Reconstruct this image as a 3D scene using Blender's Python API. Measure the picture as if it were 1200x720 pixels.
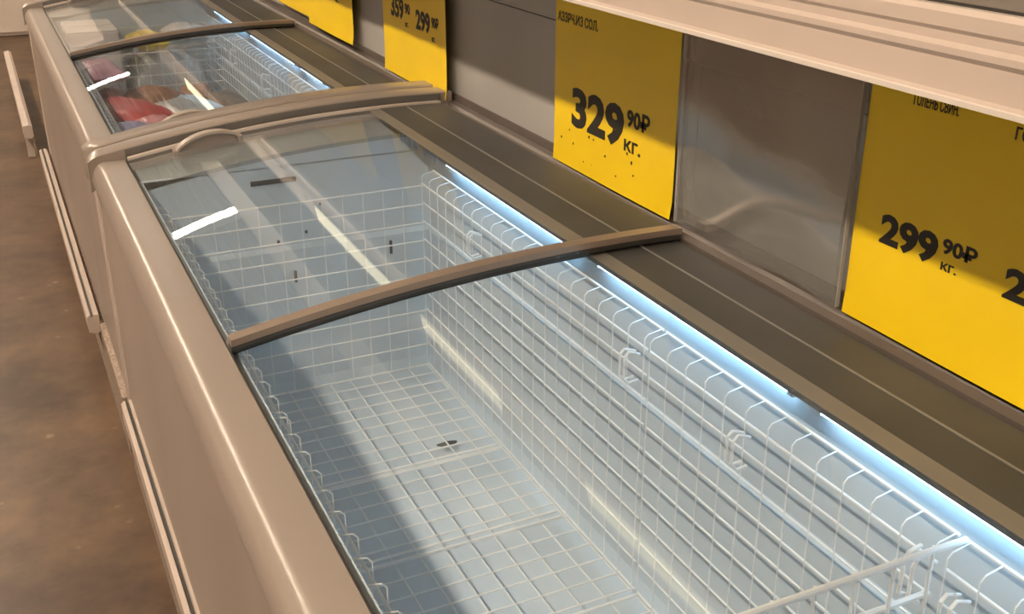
import bpy, math, random
from mathutils import Vector, Matrix
random.seed(7)
for o in list(bpy.data.objects):
    bpy.data.objects.remove(o)
sc = bpy.context.scene
CH = 1.55                                   # eye height; heights below written z are measured from the floor

# ------------------------------------------------------------------ camera
cam_d = bpy.data.cameras.new('camera'); cam = bpy.data.objects.new('camera', cam_d)
sc.collection.objects.link(cam); sc.camera = cam
pit, yaw = math.radians(23.45), math.radians(25.4)
F = Vector((math.sin(yaw)*math.cos(pit), math.cos(yaw)*math.cos(pit), -math.sin(pit)))
Rv = Vector((math.cos(yaw), -math.sin(yaw), 0)); Uv = Rv.cross(F)
cam.matrix_world = Matrix(((Rv.x, Uv.x, -F.x, 0), (Rv.y, Uv.y, -F.y, 0), (Rv.z, Uv.z, -F.z, CH), (0, 0, 0, 1)))
cam_d.sensor_width = 36; cam_d.lens = 1275/1200*36; cam_d.clip_start = .02; cam_d.clip_end = 100

# ------------------------------------------------------------------ world, exposure
w = bpy.data.worlds.new('world'); sc.world = w; w.use_nodes = True
w.node_tree.nodes['Background'].inputs[0].default_value = (.5, .45, .4, 1)
w.node_tree.nodes['Background'].inputs[1].default_value = .1
vs = sc.view_settings
vs.view_transform = 'Standard'; vs.look = 'None'; vs.gamma = 1; vs.use_curve_mapping = False; vs.exposure = 0.0
KEY_COL = (1.0, .80, .60); KEY = 104.0        # warm ceiling tubes
LED_COL = (.44, .75, 1.0); LED = 16.0         # cold light bars inside the freezers

# ------------------------------------------------------------------ materials
def new_mat(name):
    m = bpy.data.materials.new(name); m.use_nodes = True
    nt = m.node_tree; b = nt.nodes['Principled BSDF']
    return m, nt, b
def mat(name, col, rough=.5, metal=0, var=.08, scale=8, stretch=(1, 1, 1), bump=0, col2=None, spec=.5, detail=4):
    m, nt, b = new_mat(name)
    tc = nt.nodes.new('ShaderNodeTexCoord'); mp = nt.nodes.new('ShaderNodeMapping'); n = nt.nodes.new('ShaderNodeTexNoise')
    mp.inputs['Scale'].default_value = stretch
    n.inputs['Scale'].default_value = scale; n.inputs['Detail'].default_value = detail
    nt.links.new(tc.outputs['Object'], mp.inputs['Vector']); nt.links.new(mp.outputs[0], n.inputs['Vector'])
    r = nt.nodes.new('ShaderNodeValToRGB')
    c2 = col2 or tuple(min(1, c*(1+var)) for c in col); c1 = tuple(c*(1-var) for c in col)
    r.color_ramp.elements[0].position = .32; r.color_ramp.elements[1].position = .68
    r.color_ramp.elements[0].color = (*c1, 1); r.color_ramp.elements[1].color = (*c2, 1)
    nt.links.new(n.outputs['Fac'], r.inputs['Fac']); nt.links.new(r.outputs['Color'], b.inputs['Base Color'])
    b.inputs['Roughness'].default_value = rough; b.inputs['Metallic'].default_value = metal
    b.inputs['Specular IOR Level'].default_value = spec
    if bump:
        bp = nt.nodes.new('ShaderNodeBump'); bp.inputs['Strength'].default_value = bump; bp.inputs['Distance'].default_value = .01
        nt.links.new(n.outputs['Fac'], bp.inputs['Height']); nt.links.new(bp.outputs[0], b.inputs['Normal'])
    return m
def emit(name, col, s):
    m = bpy.data.materials.new(name); m.use_nodes = True; nt = m.node_tree; nt.nodes.clear()
    e = nt.nodes.new('ShaderNodeEmission'); e.inputs[0].default_value = (*col, 1); e.inputs[1].default_value = s
    o = nt.nodes.new('ShaderNodeOutputMaterial'); nt.links.new(e.outputs[0], o.inputs[0]); return m
def clear_mat(name, tint, f0=.05, haze=.04, rough=.0, hazecol=(.8, .82, .84), gain=1.0, bump=0):
    """clear sheet: passes light straight on, reflects by angle, a little dust"""
    m = bpy.data.materials.new(name); m.use_nodes = True; nt = m.node_tree; nt.nodes.clear()
    N = nt.nodes.new; L = nt.links.new
    g = N('ShaderNodeNewGeometry'); d = N('ShaderNodeVectorMath'); d.operation = 'DOT_PRODUCT'
    L(g.outputs['Normal'], d.inputs[0]); L(g.outputs['Incoming'], d.inputs[1])
    a = N('ShaderNodeMath'); a.operation = 'ABSOLUTE'; L(d.outputs['Value'], a.inputs[0])
    i = N('ShaderNodeMath'); i.operation = 'SUBTRACT'; i.inputs[0].default_value = 1; L(a.outputs[0], i.inputs[1])
    p = N('ShaderNodeMath'); p.operation = 'POWER'; L(i.outputs[0], p.inputs[0]); p.inputs[1].default_value = 5
    ma = N('ShaderNodeMath'); ma.operation = 'MULTIPLY_ADD'; ma.use_clamp = True
    L(p.outputs[0], ma.inputs[0]); ma.inputs[1].default_value = (1-f0)*gain; ma.inputs[2].default_value = f0*gain
    t = N('ShaderNodeBsdfTransparent'); t.inputs[0].default_value = (*tint, 1)
    gl = N('ShaderNodeBsdfGlossy'); gl.inputs['Roughness'].default_value = rough; gl.inputs[0].default_value = (1, 1, 1, 1)
    if bump:
        no = N('ShaderNodeTexNoise'); no.inputs['Scale'].default_value = 14; bp = N('ShaderNodeBump'); bp.inputs['Strength'].default_value = bump
        L(no.outputs['Fac'], bp.inputs['Height']); L(bp.outputs[0], gl.inputs['Normal'])
    di = N('ShaderNodeBsdfDiffuse'); di.inputs[0].default_value = (*hazecol, 1)
    m1 = N('ShaderNodeMixShader'); m1.inputs[0].default_value = haze; L(t.outputs[0], m1.inputs[1]); L(di.outputs[0], m1.inputs[2])
    m2 = N('ShaderNodeMixShader'); L(ma.outputs[0], m2.inputs[0]); L(m1.outputs[0], m2.inputs[1]); L(gl.outputs[0], m2.inputs[2])
    o = N('ShaderNodeOutputMaterial'); L(m2.outputs[0], o.inputs[0]); return m

M = {}
M['rim'] = mat('rim_plastic', (.315, .27, .238), .28, var=.04, scale=3)
M['panel'] = mat('front_panel', (.41, .345, .30), .35, var=.10, scale=2.2, stretch=(1, 1.2, .25), metal=.15)
M['trim'] = mat('pale_trim', (.58, .50, .45), .35, var=.06, scale=6)
M['brown'] = mat('bronze_bar', (.30, .235, .19), .35, var=.08, scale=5, metal=.2)
M['dark'] = mat('dark_seal', (.035, .033, .03), .5, var=.2)
M['darkpanel'] = mat('dark_back_panel', (.085, .078, .068), .35, var=.12, scale=4)
M['ridge'] = mat('dark_back_rail', (.12, .10, .088), .38, var=.15, scale=6)
M['border'] = mat('dark_lid_border', (.080, .079, .073), .55, var=.15, scale=5, spec=.25)
M['rail_line'] = mat('thin_metal_line', (.27, .265, .25), .45, metal=.2)
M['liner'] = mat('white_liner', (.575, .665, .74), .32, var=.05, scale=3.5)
M['liner_grey'] = mat('grey_end_trim', (.34, .37, .38), .4, var=.07, scale=5)
M['ledge'] = mat('beige_ledge', (.21, .195, .17), .45, var=.06)
M['wire'] = mat('white_wire_coating', (.86, .87, .87), .35, var=.03)
M['plinth'] = mat('speckled_plinth', (.34, .27, .22), .8, var=.35, scale=120, bump=.4)
M['glass'] = clear_mat('lid_glass', (.97, .985, .99), .045, .02, gain=.7)
M['handle'] = mat('handle_plastic', (.42, .36, .31), .3, var=.04)
M['handle_in'] = mat('handle_recess', (.30, .25, .215), .4, var=.05)
M['shaded_face'] = mat('shaded_frame_face', (.13, .125, .115), .5, var=.08)  # frame's inner face, coloured darker for the shade on it
M['yellow'] = mat('yellow_card', (.93, .66, .005), .42, var=.03, scale=5)
M['ink'] = mat('black_ink', (.022, .018, .012), .5, var=.1)
M['steel'] = mat('grey_back_panel', (.40, .395, .385), .42, var=.12, scale=2.0, stretch=(1, 1, .35), metal=.05)
M['shelf'] = mat('beige_shelf_front', (.60, .51, .45), .4, var=.04, scale=4)
M['lip'] = mat('pale_shelf_lip', (.74, .68, .62), .3, var=.03)
M['deck'] = mat('shelf_deck', (.34, .30, .26), .5, var=.12)
M['fascia'] = mat('pale_fascia', (.30, .28, .26), .5, var=.04)
M['sleeve'] = clear_mat('clear_sleeve', (.97, .975, .97), .09, .08, .10, (.64, .63, .62), 1.5, bump=.35)
M['sleeve_edge'] = mat('sleeve_weld', (.48, .47, .45), .3)
M['scrap'] = mat('dark_scrap', (.03, .035, .04), .6, var=.3)
M['key'] = emit('ceiling_tube_light', KEY_COL, KEY)
M['tube2'] = emit('cross_tube_light', (1, .93, .80), 26)
M['led'] = emit('freezer_led', LED_COL, LED)
M['shelf_led'] = emit('shelf_lamp_light', (1, .86, .55), 3.0)
M['lampbody'] = mat('lamp_housing', (.6, .6, .58), .5)
M['wall'] = mat('store_wall', (.64, .57, .50), .7, var=.04)
M['ceil'] = mat('corrugated_ceiling', (.40, .40, .40), .6, var=.05)
M['cabinet'] = mat('pale_cabinet', (.80, .72, .65), .5, var=.03)

# brown polished store floor with dull specks
m, nt, b = new_mat('brown_floor'); N = nt.nodes.new; L = nt.links.new
tc = N('ShaderNodeTexCoord')
n1 = N('ShaderNodeTexNoise'); n1.inputs['Scale'].default_value = 2.6; n1.inputs['Detail'].default_value = 8; n1.inputs['Roughness'].default_value = .65
n2 = N('ShaderNodeTexNoise'); n2.inputs['Scale'].default_value = 16; n2.inputs['Detail'].default_value = 5
n3 = N('ShaderNodeTexVoronoi'); n3.inputs['Scale'].default_value = 13
for n_ in (n1, n2, n3): L(tc.outputs['Object'], n_.inputs['Vector'])
r1 = N('ShaderNodeValToRGB'); e = r1.color_ramp.elements
e[0].position = .36; e[0].color = (.050, .025, .011, 1); e[1].position = .66; e[1].color = (.145, .085, .044, 1)
L(n1.outputs['Fac'], r1.inputs['Fac'])
r2 = N('ShaderNodeValToRGB'); e = r2.color_ramp.elements
e[0].position = .10; e[0].color = (1, 1, 1, 1); e[1].position = .17; e[1].color = (0, 0, 0, 1)
L(n3.outputs['Distance'], r2.inputs['Fac'])
r3 = N('ShaderNodeValToRGB'); e = r3.color_ramp.elements
e[0].position = .55; e[0].color = (0, 0, 0, 1); e[1].position = .62; e[1].color = (.55, .55, .55, 1)
L(n1.outputs['Fac'], r3.inputs['Fac'])
mu = N('ShaderNodeMath'); mu.operation = 'MULTIPLY'; L(r2.outputs[0], mu.inputs[0]); L(r3.outputs[0], mu.inputs[1])
mx = N('ShaderNodeMixRGB'); L(mu.outputs[0], mx.inputs[0]); L(r1.outputs[0], mx.inputs[1]); mx.inputs[2].default_value = (.36, .26, .17, 1)
mx2 = N('ShaderNodeMixRGB'); mx2.blend_type = 'OVERLAY'; mx2.inputs[0].default_value = .35; L(mx.outputs[0], mx2.inputs[1]); L(n2.outputs['Fac'], mx2.inputs[2])
L(mx2.outputs[0], b.inputs['Base Color']); b.inputs['Roughness'].default_value = .42
M['floor'] = m

# ------------------------------------------------------------------ mesh helpers
ORG = {}                                    # world origin of each object
class MB:
    def __init__(s): s.v = []; s.f = []; s.smooth = False
    def box(s, x0, x1, y0, y1, z0, z1):
        k = len(s.v)
        s.v += [(x, y, z) for x in (x0, x1) for y in (y0, y1) for z in (z0, z1)]
        s.f += [tuple(k+i for i in q) for q in ((0, 1, 3, 2), (4, 6, 7, 5), (0, 4, 5, 1), (2, 3, 7, 6), (0, 2, 6, 4), (1, 5, 7, 3))]
        return s
    def tube(s, path, r, n=6, cap=True):
        P = [Vector(p) for p in path]; k = len(s.v)
        up = None
        for i, p in enumerate(P):
            d = ((P[i+1]-p) if i == 0 else (p-P[i-1]) if i == len(P)-1 else ((P[i+1]-p).normalized()+(p-P[i-1]).normalized())).normalized()
            if up is None: up = Vector((0, 0, 1)) if abs(d.z) < .9 else Vector((1, 0, 0))
            a = d.cross(up); a = a.normalized() if a.length > 1e-4 else Vector((1, 0, 0)); c = a.cross(d)
            up = c
            for j in range(n):
                t = 2*math.pi*(j+.5)/n; s.v.append(tuple(p+a*(r*math.cos(t))+c*(r*math.sin(t))))
        for i in range(len(P)-1):
            for j in range(n):
                s.f.append((k+i*n+j, k+i*n+(j+1) % n, k+(i+1)*n+(j+1) % n, k+(i+1)*n+j))
        if cap:
            s.f.append(tuple(k+j for j in range(n))); s.f.append(tuple(k+(len(P)-1)*n+j for j in reversed(range(n))))
        return s
    def ext_y(s, prof, y0, y1, ny=1):
        """closed profile of (x, z) pushed along y"""
        k = len(s.v); n = len(prof)
        for i in range(ny+1):
            y = y0+(y1-y0)*i/ny; s.v += [(x, y, z) for x, z in prof]
        for i in range(ny):
            for j in range(n):
                s.f.append((k+i*n+j, k+(i+1)*n+j, k+(i+1)*n+(j+1) % n, k+i*n+(j+1) % n))
        s.f.append(tuple(k+j for j in range(n))); s.f.append(tuple(k+ny*n+j for j in reversed(range(n))))
        return s
    def loft(s, rings, closed=True):
        """rings of equal length joined in order, ends capped"""
        k = len(s.v); n = len(rings[0])
        for r in rings: s.v += [tuple(p) for p in r]
        for i in range(len(rings)-1):
            for j in range(n):
                s.f.append((k+i*n+j, k+i*n+(j+1) % n, k+(i+1)*n+(j+1) % n, k+(i+1)*n+j))
        if closed:
            s.f.append(tuple(k+j for j in reversed(range(n)))); s.f.append(tuple(k+(len(rings)-1)*n+j for j in range(n)))
        return s
    def build(s, name, m, parent=None, label=None, smooth=False, bevel=0, base=None):
        org = ORG[parent.name] if parent else Vector(base or (0, 0, 0))
        me = bpy.data.meshes.new(name); me.from_pydata([tuple(Vector(p)-org) for p in s.v], [], s.f); me.update()
        me.materials.append(M[m] if isinstance(m, str) else m)
        import bmesh
        bm = bmesh.new(); bm.from_mesh(me); bmesh.ops.recalc_face_normals(bm, faces=bm.faces)
        bm.to_mesh(me); bm.free()
        o = bpy.data.objects.new(name, me); sc.collection.objects.link(o)
        if parent: o.parent = parent
        else: o.location = org
        ORG[o.name] = org
        if smooth:
            for p in me.polygons: p.use_smooth = True
            me.set_sharp_from_angle(angle=math.radians(38))
        if bevel:
            bv = o.modifiers.new('bevel', 'BEVEL'); bv.width = bevel; bv.segments = 2; bv.limit_method = 'ANGLE'
        if label: o['label'] = label
        return o
def thing(name, label, cat, loc, group=None):
    o = bpy.data.objects.new(name, None); sc.collection.objects.link(o); o.location = loc; o.empty_display_size = .05
    ORG[o.name] = Vector(loc); tag(o, label, cat, group); return o
def tag(o, label, cat, group=None, kind=None):
    if label: o['label'] = label
    if cat: o['category'] = cat
    if group: o['group'] = group
    if kind: o['kind'] = kind
    return o
def struct(o): o['kind'] = 'structure'; return o

# ------------------------------------------------------------------ the room
X0, X1, Y0, Y1, ZC = -5.0, 1.6, -4.0, 18.0, 3.62
struct(MB().box(X0, X1, Y0, Y1, -.1, 0).build('floor', 'floor'))
prof = []
x = X0
while x < X1-.01:                                   # corrugated deck, ribs along the aisle
    prof += [(x, ZC+.035), (x+.05, ZC+.035), (x+.065, ZC), (x+.115, ZC)]; x += .132
prof += [(X1, ZC+.035), (X1, ZC+.12), (X0, ZC+.12)]
struct(MB().ext_y(prof, Y0, Y1).build('ceiling', 'ceil'))
struct(MB().box(X0-.1, X0, Y0, Y1, 0, ZC).build('wall_left', 'wall'))
struct(MB().box(X1, X1+.1, Y0, Y1, 0, ZC).build('wall_right', 'wall'))
struct(MB().box(X0, X1, Y1, Y1+.1, 0, ZC).build('wall_far', 'wall'))
struct(MB().box(X0, X1, Y0-.1, Y0, 0, ZC).build('wall_near', 'wall'))

# ceiling lamps: long rows over the aisle and two set across it
def lamp(name, label, x0, x1, y0, y1, z, m, group):
    o = thing(name, label, 'lamp', ((x0+x1)/2, (y0+y1)/2, z), group)
    MB().box(x0-.02, x1+.02, y0-.02, y1+.02, z+.02, z+.075).build('housing', 'lampbody', o)
    MB().box(x0, x1, y0, y1, z, z+.02).build('diffuser', m, o)
    cx, cy = (x0+x1)/2, (y0+y1)/2
    for k in (-.4, .4):
        hx, hy = (cx, cy+k*(y1-y0)) if y1-y0 > x1-x0 else (cx+k*(x1-x0), cy)
        MB().tube([(hx, hy, z+.07), (hx, hy, ZC+.002)], .004).build('suspension_rod', 'lampbody', o)
for k in range(8):
    y = -3.2+k*1.95
    lamp('ceiling_lamp', 'long warm strip lamp hung over the aisle in front of the freezers', -1.36, -1.26, y, y+1.6, 3.42, 'key', 'strip lamps over the aisle')
lamp('cross_lamp', 'short strip lamp hung across the end of the freezer row', .24, .98, 9.03, 9.13, 3.42, 'tube2', 'lamps hung across the row')
lamp('cross_lamp', 'short strip lamp hung across the row by the far wall', .18, .96, 15.7, 15.78, 3.42, 'tube2', 'lamps hung across the row')

# ------------------------------------------------------------------ chest freezers
def arch(x): return CH-.13993*x*x+.25271*x-.75449
XF, XB = .245, 1.036
def XS(n, a=XF, b_=XB): return [a+(b_-a)*i/n for i in range(n+1)]
def arch_strip(mb, a, b_, y0, y1, lo, hi, n=20):
    """strip that follows the curved lid from x=a to b_, y0..y1, between lo and hi above it"""
    rings = [[(x, y0, arch(x)+lo), (x, y1, arch(x)+lo), (x, y1, arch(x)+hi), (x, y0, arch(x)+hi)] for x in XS(n, a, b_)]
    return mb.loft(rings)
def frame_end(mb, ye, s):
    """raised curved end frame whose outer front corner is rounded; s=+1 for the far end, -1 for the near end"""
    R = .045; rings = []
    xs = [.160, .1615, .165, .172, .182, .194, .205]+XS(22, .225, 1.075)
    for x in xs:
        d = R-(x-.160)
        cut = R-math.sqrt(max(0, R*R-d*d)) if d > 0 else 0
        yo = ye-s*cut; yi = ye-s*.068
        if s*(yo-yi) < .012: yi = yo-s*.012
        t = arch(max(x, .2))+.030-(.016*max(0, (.2-x)/.04)**2)
        bo = t-.075
        rings.append([(x, yi, bo), (x, yo, bo), (x, yo, t-.005), (x, yo-s*.004, t-.001), (x, yo-s*.010, t), (x, yi+s*.004, t), (x, yi, t-.003)])
    mb.loft(rings)
    return mb
def handle(parent, xa, xb, y, off):
    """half-moon grip standing on a lid"""
    n = 18; outer = []; inner = []
    mb = MB(); rings = []
    for i in range(n+1):
        t = i/n; x = xa+(xb-xa)*t; h = .034*(math.sin(math.pi*t)**.55)
        z = arch(x)+off
        rings.append([(x, y-.016, z+h-.003-.002), (x, y+.012, z+h-.006), (x, y+.012, z+h), (x, y-.016, z+h+.001)])
    mb.loft(rings); g = mb.build('handle', 'handle', parent, smooth=False)
    mb = MB(); rings = []
    for i in range(n+1):
        t = i/n; x = xa+.004+(xb-xa-.008)*t; h = .030*(math.sin(math.pi*(.03+.94*t))**.55)
        z = arch(x)+off
        rings.append([(x, y+.002, z), (x, y+.009, z), (x, y+.009, z+h), (x, y+.002, z+h)])
    mb.loft(rings)
    # two end feet join the grip mesh
    for xe in (xa, xb-.012):
        mb.box(xe, xe+.012, y-.018, y+.014, arch(xe)+off-.002, arch(xe)+off+.010)
    mb.build('handle_recess', 'handle_in', parent)

def lid(root, y0, y1, off, grip_y, bar_y, name='sliding_lid'):
    """framed curved glass lid; bar_y = end with the thick bronze bar"""
    yb0, yb1 = (y0, y0+.024) if bar_y == 'near' else (y1-.024, y1)
    mb = MB(); arch_strip(mb, XF+.003, XB-.002, yb0, yb1, off+.006, off+(.017 if off == 0 else .012))
    fr = mb.build(name, 'brown', root, smooth=False)
    xa = 1.356*(CH-arch(.89)-off)-.001
    mb = MB(); arch_strip(mb, xa, XB-.002, y0+.001, y1-.001, off+.0042, off+.0055, 8); bo = mb.build('lid_border', 'border', fr)
    mb = MB(); arch_strip(mb, xa-.031, xa-.0003, y0+.026, y1-.026, off+.0042, off+.0052, 2); mb.build('ledge_stand_in', 'ledge', fr)  # added strip: the beige ledge repeated at lid level, where light reaches it
    xl = xa+.067
    mb = MB(); arch_strip(mb, xl, xl+.003, y0+.03, y1-.03, off+.0056, off+.0072, 1); mb.build('border_line', 'rail_line', fr)
    ot0, ot1 = (y1-.014, y1) if bar_y == 'near' else (y0, y0+.014)
    mb = MB(); arch_strip(mb, XF+.003, XB-.002, ot0, ot1, off+.004, off+.010); mb.build('lid_edge', 'trim', fr)
    mb = MB(); arch_strip(mb, XF+.003, XB-.002, yb0+.002, yb1-.001, off-.004, off+.005); mb.build('lid_seal', 'dark', fr)
    mb = MB(); arch_strip(mb, XF+.001, XB-.002, y0+.001, y1-.001, off, off+.004, 28); mb.build('glass_pane', 'glass', fr, smooth=False)
    if grip_y is not None: handle(fr, .345, .505, grip_y, off+.004)
    return fr

def freezer(y0, y1, label, lids, leds, rail, wall_off=.20):
    o = thing('chest_freezer', label, 'freezer', (.6, (y0+y1)/2, 0), 'chest freezers in the row')
    g = .004
    a, b_ = y0+g, y1-g
    # outer cabinet
    MB().box(.200, .215, a+.012, b_-.012, .19, .80).build('front_panel', 'panel', o)
    for ya, yb in ((a, a+.03), (b_-.03, b_)):
        MB().box(.172, .216, ya, yb, .10, .80).build('corner_trim', 'trim', o, bevel=.004)
    MB().box(.176, .200, a+.03, b_-.03, .19, .79).build('front_skin', 'panel', o)
    MB().box(1.045, 1.070, a, b_, .10, .88).build('back_panel', 'panel', o)
    for ya, yb in ((a, a+.012), (b_-.012, b_)):
        MB().box(.216, 1.045, ya, yb, .10, .80).build('end_panel', 'panel', o)
    MB().box(.160, 1.04, a+.02, b_-.02, 0, .185).build('plinth', 'plinth', o)
    # bumper rail low on the front
    ra, rb, rx = rail
    pr = [(rx, .160), (rx+.022, .152), (rx+.034, .160), (rx+.034, .212), (rx+.020, .216), (rx+.018, .207), (rx+.012, .207), (rx+.010, .216), (rx, .208)]
    rl = MB().ext_y(pr, ra, rb).build('bumper_rail', 'trim', o)
    MB().box(rx+.0115, rx+.0185, ra+.004, rb-.004, .2075, .2095).build('groove', 'dark', rl)
    # rounded front rim
    pr = [(.245, .848), (.243, .8505), (.197, .8515), (.188, .849), (.183, .8465), (.179, .843), (.1753, .839), (.172, .834), (.1692, .828), (.167, .822), (.1655, .815), (.165, .808), (.1656, .802), (.167, .797), (.174, .790), (.245, .790)]
    MB().ext_y(pr, a+.045, b_-.045).build('front_rim', 'rim', o, smooth=True)
    MB().box(.2452, .2472, a+.06, b_-.06, .80, .8485).build('gasket', 'dark', o)
    for ye, s in ((a, -1), (b_, 1)):
        frame_end(MB(), ye, s).build('end_frame', 'rim', o, smooth=True)
        mb = MB(); yi = ye-s*.068; arch_strip(mb, .246, 1.04, min(yi, yi-s*.006), max(yi, yi-s*.006), -.02, .026); mb.build('frame_inner_face', 'shaded_face', o)
        mb = MB(); yi = ye-s*.074; arch_strip(mb, .246, 1.04, min(yi, yi-s*.010), max(yi, yi-s*.010), -.03, -.008); mb.build('lid_track', 'trim', o)
    # dark rail at the back and the reflective strip below it
    pr = [(1.036, CH-.668), (1.036, CH-.646), (1.046, CH-.640), (1.052, CH-.646), (1.060, CH-.648), (1.066, CH-.642), (1.082, CH-.640), (1.084, CH-.668)]
    MB().ext_y(pr, a, b_).build('back_rail', 'ridge', o)
    pr = [(.962, CH-.720), (.962, CH-.712), (1.036, CH-.667), (1.040, CH-.690)]
    dp = MB().ext_y(pr, a+.08, b_-.08).build('back_strip', 'darkpanel', o)
    MB().ext_y([(.988, CH-.6945), (.988, CH-.692), (.9915, CH-.690), (.9915, CH-.6925)], a+.08, b_-.08).build('strip_line', 'rail_line', dp)
    MB().ext_y([(.930, CH-.716), (.930, CH-.708), (.962, CH-.708), (.962, CH-.722)], a+.08, b_-.08).build('back_ledge', 'ledge', o)
    # white liner: four walls with a step, floor
    la, lb = a+wall_off, b_-wall_off
    zt, zs, zf = .845, CH-.93, CH-1.315
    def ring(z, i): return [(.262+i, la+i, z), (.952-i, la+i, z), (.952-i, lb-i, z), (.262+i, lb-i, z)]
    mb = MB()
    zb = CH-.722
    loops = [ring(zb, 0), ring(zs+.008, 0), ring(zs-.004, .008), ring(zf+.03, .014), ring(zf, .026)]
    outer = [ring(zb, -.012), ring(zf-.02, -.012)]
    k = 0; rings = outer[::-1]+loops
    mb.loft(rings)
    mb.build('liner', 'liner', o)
    # end walls of the tub rise to the curve of the lid
    for ye, yo, s in ((la, a, -1), (lb, b_, 1)):
        rr = [[(x, ye, zb-.002), (x, ye+s*.012, zb-.002), (x, ye+s*.012, arch(x)-.046), (x, ye, arch(x)-.046)] for x in XS(16, .255, .955)]
        MB().loft(rr).build('end_wall_top', 'liner', o)
        yi = yo-s*.082
        rr = [[(x, ye, arch(x)-.046), (x, yi, arch(x)-.034), (x, yi, arch(x)-.024), (x, ye, arch(x)-.036)] for x in XS(16, .250, 1.03)]
        MB().loft(rr).build('end_trim', 'liner_grey', o)
    MB().box(.249, .262, la-.10, lb+.10, CH-.76, .805).build('front_wall_top', 'liner', o)
    for l0, l1 in leds:
        lo = MB().box(.9335, .9475, l0, l1, CH-.7205, CH-.7165).build('light_bar', 'led', o)
        for e0 in (l0-.012, l1): MB().box(.932, .950, e0, e0+.012, CH-.7225, CH-.7162).build('light_end_cap', 'liner', lo)
    for args in lids: lid(o, *args)
    return o

f1 = freezer(.10, 2.705, 'chest freezer with empty white wire baskets under curved glass lids', [
    (1.4875, 2.622, 0, 2.560, 'near'), (.186, 1.535, -.015, .245, 'far')],
    [(1.70, 2.33), (1.06, 1.60), (.34, .99)], (.14, 2.66, .150))
f2 = freezer(2.715, 5.42, 'chest freezer holding coloured bags of frozen food beyond the empty one', [
    (4.05, 5.338, 0, 5.28, 'near'), (2.799, 4.10, -.015, 2.85, 'far')],
    [(4.50, 5.05), (3.70, 4.35), (3.36, 3.62), (3.0, 3.26)], (3.27, 5.38, .128))

# black strip and drain marks on the far tub wall
lbw = 2.705-.004-.20
th = MB().box(.503, .612, lbw-.004, lbw, CH-.7625, CH-.7515).build('temperature_strip', 'dark', f1)
for xx, zz, hh in ((.585, -.985, .03), (.835, -.945, .035), (.55, -.90, .008), (.62, -.885, .007), (.66, -.82, .006)):
    MB().box(xx, xx+.006, lbw-.020, lbw-.0155, CH+zz-hh, CH+zz).build('stain_mark', 'scrap', f1)

# ------------------------------------------------------------------ wire baskets
LV = [-.782-.0475*k for k in range(10)]+[-1.27]
RW = .0019
def yseq(a, b_, p=.05):
    n = max(1, round((b_-a)/p)); return [a+(b_-a)*i/n for i in range(n+1)]
def basket(y0, y1, label, far_end=False, near_end=False, extra=(), hooks=()):
    o = thing('wire_basket', label, 'basket', (.6, (y0+y1)/2, CH-1.275), 'wire baskets in the freezers')
    zb = CH-1.27
    for nm, xw, xh in (('back_side', .900, .929), ('front_side', .292, .264)):
        mb = MB()
        mb.tube([(xh, y0, CH-.752), (xh, y1, CH-.752)], RW*1.25)
        for z in LV: mb.tube([(xw, y0, CH+z), (xw, y1, CH+z)], RW*(1.2 if z in (LV[0], -1.27) else 1))
        s = 1 if xh > xw else -1
        for y in yseq(y0+.004, y1-.004):
            mb.tube([(xh, y, CH-.752), (xw-s*.004+s*.006, y, CH-.757), (xw-s*.004, y, CH-.764), (xw-s*.004, y, zb)], RW*.58, 5)
        mb.build(nm, 'wire', o)['kind'] = 'stuff'
    mb = MB()
    for y in yseq(y0+.004, y1-.004): mb.tube([(.290, y, zb), (.902, y, zb)], RW, 5)
    for y in extra: mb.tube([(.290, y, zb+.004), (.885, y, zb+.004)], RW*1.6, 6)
    for i in range(12): mb.tube([(.32+i*.0523, y0, zb-.004), (.32+i*.0523, y1, zb-.004)], RW, 5)
    mb.build('bottom_grid', 'wire', o)['kind'] = 'stuff'
    for on, ye in ((far_end, y1), (near_end, y0)):
        if not on: continue
        mb = MB()
        for z in LV: mb.tube([(.290, ye, CH+z-.004), (.902, ye, CH+z-.004)], RW)
        for i in range(13): mb.tube([(.292+i*.0505, ye, CH-.782), (.292+i*.0505, ye, zb)], RW*.6, 5)
        mb.build('end_side', 'wire', o)['kind'] = 'stuff'
    for y in hooks:
        for dy in (-.007, .007):
            mb = MB(); z = CH-.79
            mb.tube([(.902, y+dy, z-.012), (.880, y+dy, z-.004), (.872, y+dy, z-.012), (.872, y+dy, z-.052), (.882, y+dy, z-.062), (.900, y+dy, z-.060)], RW*1.3)
            mb.build('hook', 'wire', o)
    return o
basket(1.372, 2.405, 'long white wire basket at the far end wall of the empty freezer', far_end=True, extra=(1.945, 1.925, 1.652, 1.632), hooks=(2.06, 1.405))
basket(.735, 1.362, 'white wire basket between the long basket and the wire divider', hooks=(1.10,), extra=(1.352,))
basket(.33, .722, 'short white wire basket on the near side of the wire divider', hooks=(.69,))
basket(3.93, 4.80, 'white wire basket half filled with red and brown frozen bags', far_end=True, hooks=(4.5, 3.96))
basket(2.94, 3.92, 'white wire basket in the filled freezer nearest the empty freezer', hooks=(3.5,))
basket(4.83, 5.20, 'short white wire basket holding the pale box and yellow bag', far_end=True)
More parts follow.
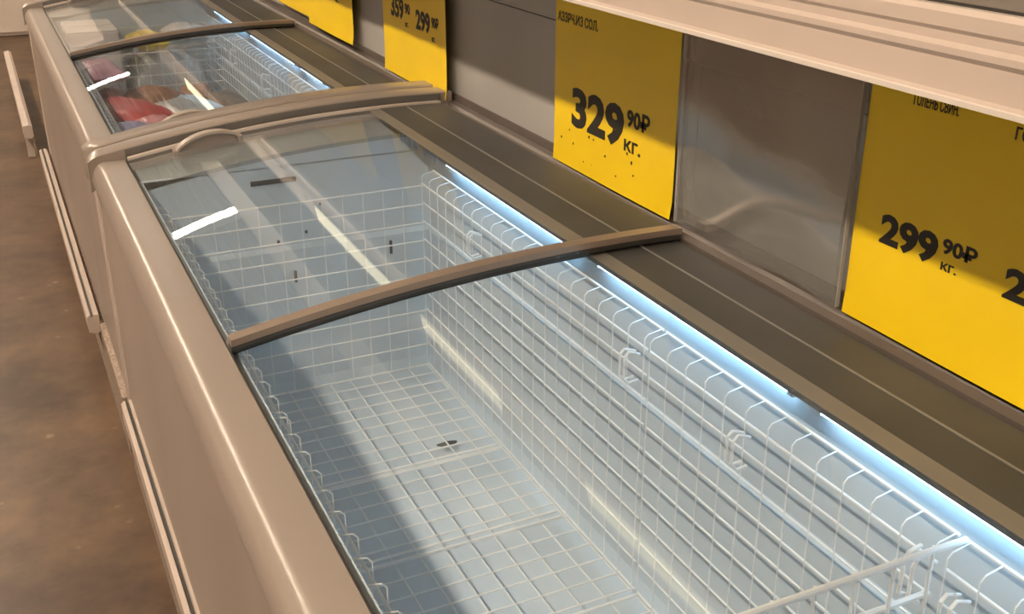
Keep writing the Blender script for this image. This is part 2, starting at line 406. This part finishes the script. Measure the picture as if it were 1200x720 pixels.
# divider across the basket
dv = thing('basket_divider', 'white wire divider with a doubled thick top bar across the empty freezer', 'divider', (.6, .728, CH-1.26))
mb = MB()
mb.tube([(.30, .716, CH-.742), (.889, .716, CH-.742), (.925, .722, CH-.749)], .0042, 8)
mb.build('top_bar', 'wire', dv, smooth=True)
mb = MB(); mb.tube([(.30, .730, CH-.757), (.882, .730, CH-.757)], .0048, 8); mb.build('lower_bar', 'wire', dv, smooth=True)
mb = MB()
for z in (-.815, -.865, -.92, -.975, -1.03, -1.085, -1.14, -1.195): mb.tube([(.30, .728, CH+z), (.886, .728, CH+z)], .0026 if z < -.82 else .004)
mb.build('cross_wires', 'wire', dv)
mb = MB()
for i in range(11):
    xx = .305+i*.0572; mb.tube([(xx, .7235, CH-.744), (xx, .7235, CH-1.25)], .0026)
mb.build('upright_wires', 'wire', dv)
mb = MB()
for dy in (0, .014): mb.tube([(.886, .735+dy, CH-.762), (.868, .735+dy, CH-.766), (.862, .735+dy, CH-.778), (.862, .735+dy, CH-.822), (.880, .735+dy, CH-.832)], .0028)
mb.build('hook', 'wire', dv)

# a dark scrap on the tub floor
mb = MB(); rings = []
for i in range(7):
    t = i/6; r = .011*math.sin(math.pi*(.08+.84*t))
    rings.append([(.782+.05*t, 2.055-.012*math.sin(3*t)+r*math.cos(a_), CH-1.303+.5*r+.5*r*math.sin(a_)) for a_ in [k*math.pi/3 for k in range(6)]])
mb.loft(rings); tag(mb.build('food_scrap', 'scrap', base=(.8, 2.055, CH-1.305)), 'small dark scrap lying under the wire grid of the empty basket', 'scrap')

# ------------------------------------------------------------------ frozen goods in the second freezer
def bag(name, label, cx, cy, cz, sx, sy, sz, rz, m, seed, cat='bag', wr=.22, tilt=0, group='frozen goods in the far freezer'):
    rnd = random.Random(seed); n, k = 22, 14; mb = MB()
    ph = [rnd.uniform(0, 6.3) for _ in range(8)]
    ca, sa = math.cos(rz), math.sin(rz)
    def pt(u, v, s):
        p = (1-abs(u)**3.0)*(1-abs(v)**3.0); p = max(0, p)**.55
        wv = wr*(math.sin(5*u+ph[0]+2*v)+.7*math.sin(9*v+ph[1]-3*u)+.5*math.sin(14*u*v+ph[2]+7*u))*.33
        z = sz*p*(s*.75+.0)*(1+wv)
        x = sx*u*(1+.05*math.sin(4*v+ph[3])); y = sy*v*(1+.05*math.sin(4*u+ph[4]))
        z += tilt*x
        return (cx+x*ca-y*sa, cy+x*sa+y*ca, cz+z)
    for s in (1, -1):
        b0 = len(mb.v)
        for i in range(n+1):
            for j in range(k+1): mb.v.append(pt(-1+2*i/n, -1+2*j/k, s*(1 if 0 < i < n and 0 < j < k else 0)))
        for i in range(n):
            for j in range(k):
                q = (b0+i*(k+1)+j, b0+(i+1)*(k+1)+j, b0+(i+1)*(k+1)+j+1, b0+i*(k+1)+j+1)
                mb.f.append(q if s > 0 else q[::-1])
    o = mb.build(name, m, base=(cx, cy, cz-sz*.75), smooth=True)
    tag(o, label, cat, group); return o
def cm(name, c, r=.35, v=.2, s=14): M[name] = mat(name, c, r, var=v, scale=s); return name
cm('red_bag', (.50, .06, .06)); cm('pink_bag', (.62, .22, .24)); cm('dull_red_bag', (.36, .10, .13)); cm('mauve_bag', (.48, .28, .36))
cm('violet_bag', (.25, .25, .44)); cm('blue_bag', (.42, .58, .75)); cm('meat', (.30, .14, .08), .5, .35, 22); cm('grey_bag', (.42, .42, .42)); cm('dark_goods', (.14, .11, .09), .6, .4, 20)
cm('pale_reflection', (.74, .69, .66), .5, .05); cm('yellow_bag', (.85, .62, .06)); cm('white_bag', (.85, .80, .78)); cm('brown_base', (.20, .13, .09), .6, .4, 18)
bag('frozen_bag', 'bright red frozen food bag in the middle of the pile', .415, 4.17, CH-.930, .095, .17, .055, .5, 'red_bag', 1)
bag('frozen_bag', 'dull red bag behind the bright red bag', .36, 4.50, CH-.955, .075, .17, .05, -.2, 'dull_red_bag', 2)
bag('frozen_bag', 'pink frozen food bag beside the bright red bag', .50, 3.90, CH-.935, .065, .11, .045, .3, 'pink_bag', 3)
bag('frozen_bag', 'violet bag at the end of the pile by the front wall', .395, 3.60, CH-.905, .105, .20, .05, -.15, 'violet_bag', 4, tilt=-.2)
bag('frozen_bag', 'mauve bag standing high by the front wall', .375, 4.60, CH-.855, .075, .17, .05, .1, 'mauve_bag', 5)
bag('frozen_bag', 'grey clear bag of frozen pieces between the red bag and blue bag', .615, 4.16, CH-.950, .075, .16, .05, .2, 'grey_bag', 6)
bag('frozen_bag', 'pale blue bag between the grey bag and the dark goods', .705, 4.40, CH-.985, .05, .17, .045, .35, 'blue_bag', 7)
bag('meat_piece', 'large brown piece of frozen meat behind the grey bag', .56, 4.53, CH-.960, .085, .10, .05, .6, 'meat', 8, cat='meat')
bag('meat_piece', 'small brown piece of frozen meat by the blue bag', .74, 4.66, CH-.985, .06, .09, .04, -.3, 'meat', 9, cat='meat')
bag('frozen_bag', 'dark bag of goods against the back of the basket', .842, 4.40, CH-.99, .050, .20, .05, .1, 'dark_goods', 10)
bag('frozen_bag', 'long dark bag lying low against the back wall', .80, 3.95, CH-1.06, .075, .22, .06, 0, 'dark_goods', 11)
bag('frozen_bag', 'brown bag lying under the pink and violet bags', .55, 3.66, CH-1.08, .16, .26, .08, .1, 'brown_base', 12)
bag('frozen_bag', 'wide brown bag lying at the bottom of the pile', .45, 4.30, CH-1.08, .14, .36, .09, 0, 'brown_base', 13)
bag('frozen_bag', 'brown bag lying under the blue bag', .72, 4.45, CH-1.12, .12, .30, .07, 0, 'brown_base', 14)
# pale box in place of a reflection, yellow bag and crumpled white bag at the far end
ct = thing('reflection_box', 'pale box added for a reflection in the far end basket beside the yellow bag', 'reflection_box', (.38, 5.02, CH-1.265), 'frozen goods in the far freezer')  # added box standing in for a pale reflection in the glass
MB().box(.296, .495, 4.845, 5.19, CH-1.263, CH-.745).build('box_body', 'pale_reflection', ct, bevel=.006)
for ya, yb in ((4.847, 5.014), (5.022, 5.188)): MB().box(.298, .493, ya, yb, CH-.745, CH-.740).build('flap', 'pale_reflection', ct)
bag('frozen_bag', 'yellow bag standing beside the pale box', .625, 5.0, CH-.815, .06, .13, .05, .2, 'yellow_bag', 15)
bag('frozen_bag', 'crumpled white bag at the back of the far end basket', .80, 5.10, CH-.80, .09, .07, .04, .3, 'white_bag', 16, wr=.5)
bag('frozen_bag', 'large grey bag under the yellow bag', .68, 5.01, CH-1.02, .17, .15, .20, 0, 'grey_bag', 17)

# ------------------------------------------------------------------ shelving above the freezers
UY0, UY1 = -.9, 8.25
su = thing('shelving_unit', 'long shelving unit with grey back panels and beige shelf fronts above the freezers', 'shelving', (1.1, (UY0+UY1)/2, 0))
y = UY0; k = 0
while y < UY1-.01:                                  # back panels, two heights with a seam
    y2 = min(y+1.22, UY1)
    MB().box(1.088, 1.10, y+.001, y2-.001, CH-.660, CH-.3585).build('back_panel', 'steel', su)
    MB().box(1.086, 1.10, y+.001, y2-.001, CH-.3555, CH-.15).build('back_panel', 'steel', su)
    MB().box(1.088, 1.10, y+.001, y2-.001, CH-.15, CH+1.07).build('back_panel', 'steel', su)
    MB().box(1.088, 1.10, y+.001, y2-.001, .02, CH-.662).build('back_panel', 'steel', su)
    for yy in (y,):
        MB().box(1.10, 1.15, yy-.02, yy+.02, 0, CH+1.07).build('upright', 'deck', su)
    y = y2
MB().box(1.084, 1.0878, UY0, UY1, CH-.668, CH-.622).build('base_strip', 'ridge', su)
# shelf with a grooved price rail along its front
sx = .78
pr = [(sx+.004, CH-.225), (sx, CH-.223), (sx, CH-.2175), (sx+.005, CH-.215), (sx+.005, CH-.186), (sx+.001, CH-.181), (sx+.001, CH-.175), (sx+.006, CH-.171),
      (sx+.006, CH-.163), (sx+.003, CH-.159), (sx+.003, CH-.146), (sx+.007, CH-.141), (sx+.016, CH-.141), (sx+.016, CH-.225)]
MB().ext_y(pr, UY0, UY1).build('shelf_front', 'shelf', su)
MB().ext_y([(sx-.0025, CH-.2235), (sx-.0025, CH-.2185), (sx+.0005, CH-.2175), (sx+.0005, CH-.2245)], UY0, UY1).build('shelf_lip', 'lip', su)
MB().box(sx+.0165, 1.084, UY0, UY1, CH-.165, CH-.147).build('shelf_deck', 'deck', su)
MB().box(sx+.0165, sx+.022, UY0, UY1, CH-.147, CH-.139).build('deck_edge', 'dark', su)
# upper shelf with slim warm lamps along its front, fascia above
MB().box(.855, 1.084, UY0, UY1, CH+.055, CH+.075).build('shelf_deck', 'deck', su)
MB().box(.845, .855, UY0, UY1, CH-.012, CH+.078).build('shelf_front', 'brown', su)
for l0, l1 in ((.35, .80), (.95, 1.68), (2.12, 2.64), (2.86, 3.72), (5.3, 6.4)):
    zl = CH-.034 if l1 < 2.7 else CH+.006
    lh = MB().box(.838, .8448, l0-.012, l1+.012, zl-.004, zl+.062).build('shelf_lamp', 'lampbody', su)
    MB().box(.8345, .8378, l0, l1, zl, zl+.058).build('lamp_diffuser', 'shelf_led', lh)
MB().box(.78, .80, UY0, UY1, CH+.50, CH+1.07).build('fascia', 'fascia', su)
MB().box(.80, 1.088, UY0, UY1, CH+1.04, CH+1.07).build('top_board', 'fascia', su)

# ------------------------------------------------------------------ price signs
def text_mesh(txt, size, sx_, bold):
    cu = bpy.data.curves.new('txt', 'FONT'); cu.body = txt; cu.size = size; cu.offset = bold; cu.resolution_u = 3; cu.extrude = .0004
    ob = bpy.data.objects.new('txt', cu); sc.collection.objects.link(ob)
    dg = bpy.context.evaluated_depsgraph_get(); me = bpy.data.meshes.new_from_object(ob.evaluated_get(dg))
    bpy.data.objects.remove(ob); return me
def put_text(parent, name, txt, y_left, y_right, z0, z1, x, bold=.0):
    """lettering fitted between y_left and y_right, z0 and z1, reading from the aisle"""
    me = text_mesh(txt, 1.0, 1, bold)
    xs = [v.co.x for v in me.vertices]; ys = [v.co.y for v in me.vertices]
    ax, bx_, ay, by = min(xs), max(xs), min(ys), max(ys); org = ORG[parent.name]
    for v in me.vertices:
        u = (v.co.x-ax)/(bx_-ax); t = (v.co.y-ay)/(by-ay)
        v.co = Vector((x-(.0004 if v.co.z > 0 else 0), y_left+(y_right-y_left)*u, z0+(z1-z0)*t))-org
    me.materials.clear(); me.materials.append(M['ink']); me.name = name
    o = bpy.data.objects.new(name, me); sc.collection.objects.link(o); o.parent = parent; ORG[o.name] = org
    return o
SXP = 1.060
def sign(yl, yr, label, zb=-.637, x=SXP, curl=.006, zt=-.165):
    o = thing('price_sign', label, 'sign', (x, (yl+yr)/2, CH+zb), 'yellow price signs hung under the shelf')
    mb = MB(); n, k = 12, 16; T = .0008
    for s in (0, 1):
        for i in range(n+1):
            for j in range(k+1):
                y = yl+(yr-yl)*i/n; z = CH+zb+(zt-zb)*j/k
                d = curl*max(0, 1-(z-CH-zb)/.05)**2*(.35+.65*math.sin(1.9*i/n+.3)**2)
                mb.v.append((x+s*T-d, y, z))
    m_ = (n+1)*(k+1)
    for i in range(n):
        for j in range(k):
            q = (i*(k+1)+j, (i+1)*(k+1)+j, (i+1)*(k+1)+j+1, i*(k+1)+j+1); mb.f.append(q); mb.f.append(tuple(m_+a for a in q[::-1]))
    edge = [i*(k+1) for i in range(n+1)]+[n*(k+1)+j for j in range(1, k+1)]+[i*(k+1)+k for i in range(n-1, -1, -1)]+[j for j in range(k-1, 0, -1)]
    for a, b_ in zip(edge, edge[1:]+edge[:1]): mb.f.append((a, b_, m_+b_, m_+a))
    mb.build('card', 'yellow', o, smooth=True)
    return o
XT = SXP-.0003
s1 = sign(2.022, 1.563, 'yellow price sign with the single large black price 329 90')
put_text(s1, 'price', '329', 1.945, 1.738, CH-.552, CH-.468, XT, .042)
put_text(s1, 'kopeck_price', '90₽', 1.728, 1.648, CH-.503, CH-.468, XT, .035)
put_text(s1, 'unit', 'кг.', 1.735, 1.676, CH-.551, CH-.528, XT, .02)
put_text(s1, 'heading', 'АЗЗРЧ.ИЗ СОЛ.', 2.012, 1.848, CH-.346, CH-.326, XT, .02)
rnd = random.Random(3)
mb = MB()
for _ in range(14):
    yy, zz = rnd.uniform(1.60, 2.0), CH-rnd.uniform(.555, .625); hh = rnd.uniform(.002, .006); ww = rnd.uniform(.0015, .004)
    mb.box(XT-.0012, XT+.0002, yy, yy+ww, zz, zz+hh)
mb.build('specks', 'ink', s1)['kind'] = 'stuff'
s2 = sign(1.107, .62, 'wide yellow price sign with two prices, 299 90 first')
put_text(s2, 'price', '299', 1.056, .953, CH-.514, CH-.470, XT, .042)
put_text(s2, 'kopeck_price', '90₽', .946, .890, CH-.492, CH-.470, XT, .035)
put_text(s2, 'unit', 'кг.', .944, .918, CH-.514, CH-.503, XT, .02)
put_text(s2, 'price', '299', .845, .742, CH-.516, CH-.474, XT, .042)
put_text(s2, 'kopeck_price', '90₽', .735, .68, CH-.496, CH-.474, XT, .035)
put_text(s2, 'unit', 'кг.', .733, .707, CH-.518, CH-.507, XT, .02)
put_text(s2, 'heading', 'ГОЛЕНЬ СВИН.', 1.03, .955, CH-.317, CH-.301, XT, .02)
put_text(s2, 'heading', 'ГОЛЕНЬ', .868, .80, CH-.325, CH-.309, XT, .02)
s3 = sign(3.112, 2.628, 'yellow price sign with two prices, 359 90 and 299 90')
put_text(s3, 'price', '359', 3.04, 2.935, CH-.475, CH-.415, XT, .042)
put_text(s3, 'kopeck_price', '90', 2.925, 2.885, CH-.455, CH-.425, XT, .042)
put_text(s3, 'unit', 'кг.', 2.925, 2.90, CH-.490, CH-.478, XT, .035)
put_text(s3, 'price', '299', 2.84, 2.735, CH-.485, CH-.430, XT, .042)
put_text(s3, 'kopeck_price', '90₽', 2.725, 2.675, CH-.465, CH-.435, XT, .042)
put_text(s3, 'unit', 'кг.', 2.725, 2.70, CH-.500, CH-.488, XT, .035)
s4 = sign(3.93, 3.413, 'yellow price sign overlapping the next yellow sign beyond it', zb=-.618)
put_text(s4, 'price', '249', 3.72, 3.60, CH-.49, CH-.43, XT, .042)
put_text(s4, 'unit', 'кг.', 3.59, 3.55, CH-.505, CH-.485, XT, .035)
s5 = sign(4.42, 3.90, 'yellow price sign farthest along the shelf, partly behind its neighbour', zb=-.600, x=SXP+.008)
put_text(s5, 'price', '199', 4.2, 4.08, CH-.49, CH-.43, XT+.008, .042)
put_text(s5, 'unit', 'кг.', 4.06, 4.02, CH-.505, CH-.485, XT+.008, .01)

# empty clear sleeve between the signs
o = thing('plastic_sleeve', 'empty clear plastic sleeve hanging between two yellow signs', 'sleeve', (1.05, 1.32, CH-.635))
for nm, xo, ph in (('front_sheet', 1.050, .2), ('rear_sheet', 1.064, 1.4)):
    mb = MB(); n, k = 26, 26; T = .0006
    for s in (0, 1):
        for i in range(n+1):
            for j in range(k+1):
                u, t = i/n, j/k
                y = 1.545-.430*u; z = CH-.634+.465*t
                d = .006*math.sin(9*t+2.2*u+ph)*(1-t)+.003*math.sin(11*u+ph)*(1-t)**2
                mb.v.append((xo+d+s*T, y, z))
    m_ = (n+1)*(k+1)
    for i in range(n):
        for j in range(k):
            q = (i*(k+1)+j, (i+1)*(k+1)+j, (i+1)*(k+1)+j+1, i*(k+1)+j+1); mb.f.append(q); mb.f.append(tuple(m_+a for a in q[::-1]))
    mb.build(nm, 'sleeve', o, smooth=True)
for yy in (1.545, 1.117):
    MB().box(1.054, 1.060, yy-.001, yy+.001, CH-.634, CH-.17).build('sleeve_edge', 'sleeve_edge', o)

# ------------------------------------------------------------------ things beyond the freezers
gr = thing('guard_rail', 'low pale guard rail on the floor past the end of the freezers', 'rail', (.11, 7.1, 0))
MB().ext_y([(.085, .13), (.115, .125), (.13, .135), (.13, .185), (.115, .195), (.085, .19)], 5.98, 8.3).build('rail_bar', 'trim', gr)
for yy in (6.1, 7.15, 8.18): MB().box(.09, .125, yy, yy+.03, 0, .128).build('foot', 'trim', gr)
cb = thing('cabinet', 'pale cabinet standing on the floor beyond the freezer row', 'cabinet', (-.1, 10.5, 0))
MB().box(-1.2, .62, 10.22, 10.9, 0, 1.95).build('body', 'cabinet', cb, bevel=.01)
for a, b_ in ((-1.18, -.31), (-.29, .60)): MB().box(a, b_, 10.20, 10.22, .03, 1.92).build('door', 'cabinet', cb, bevel=.004)
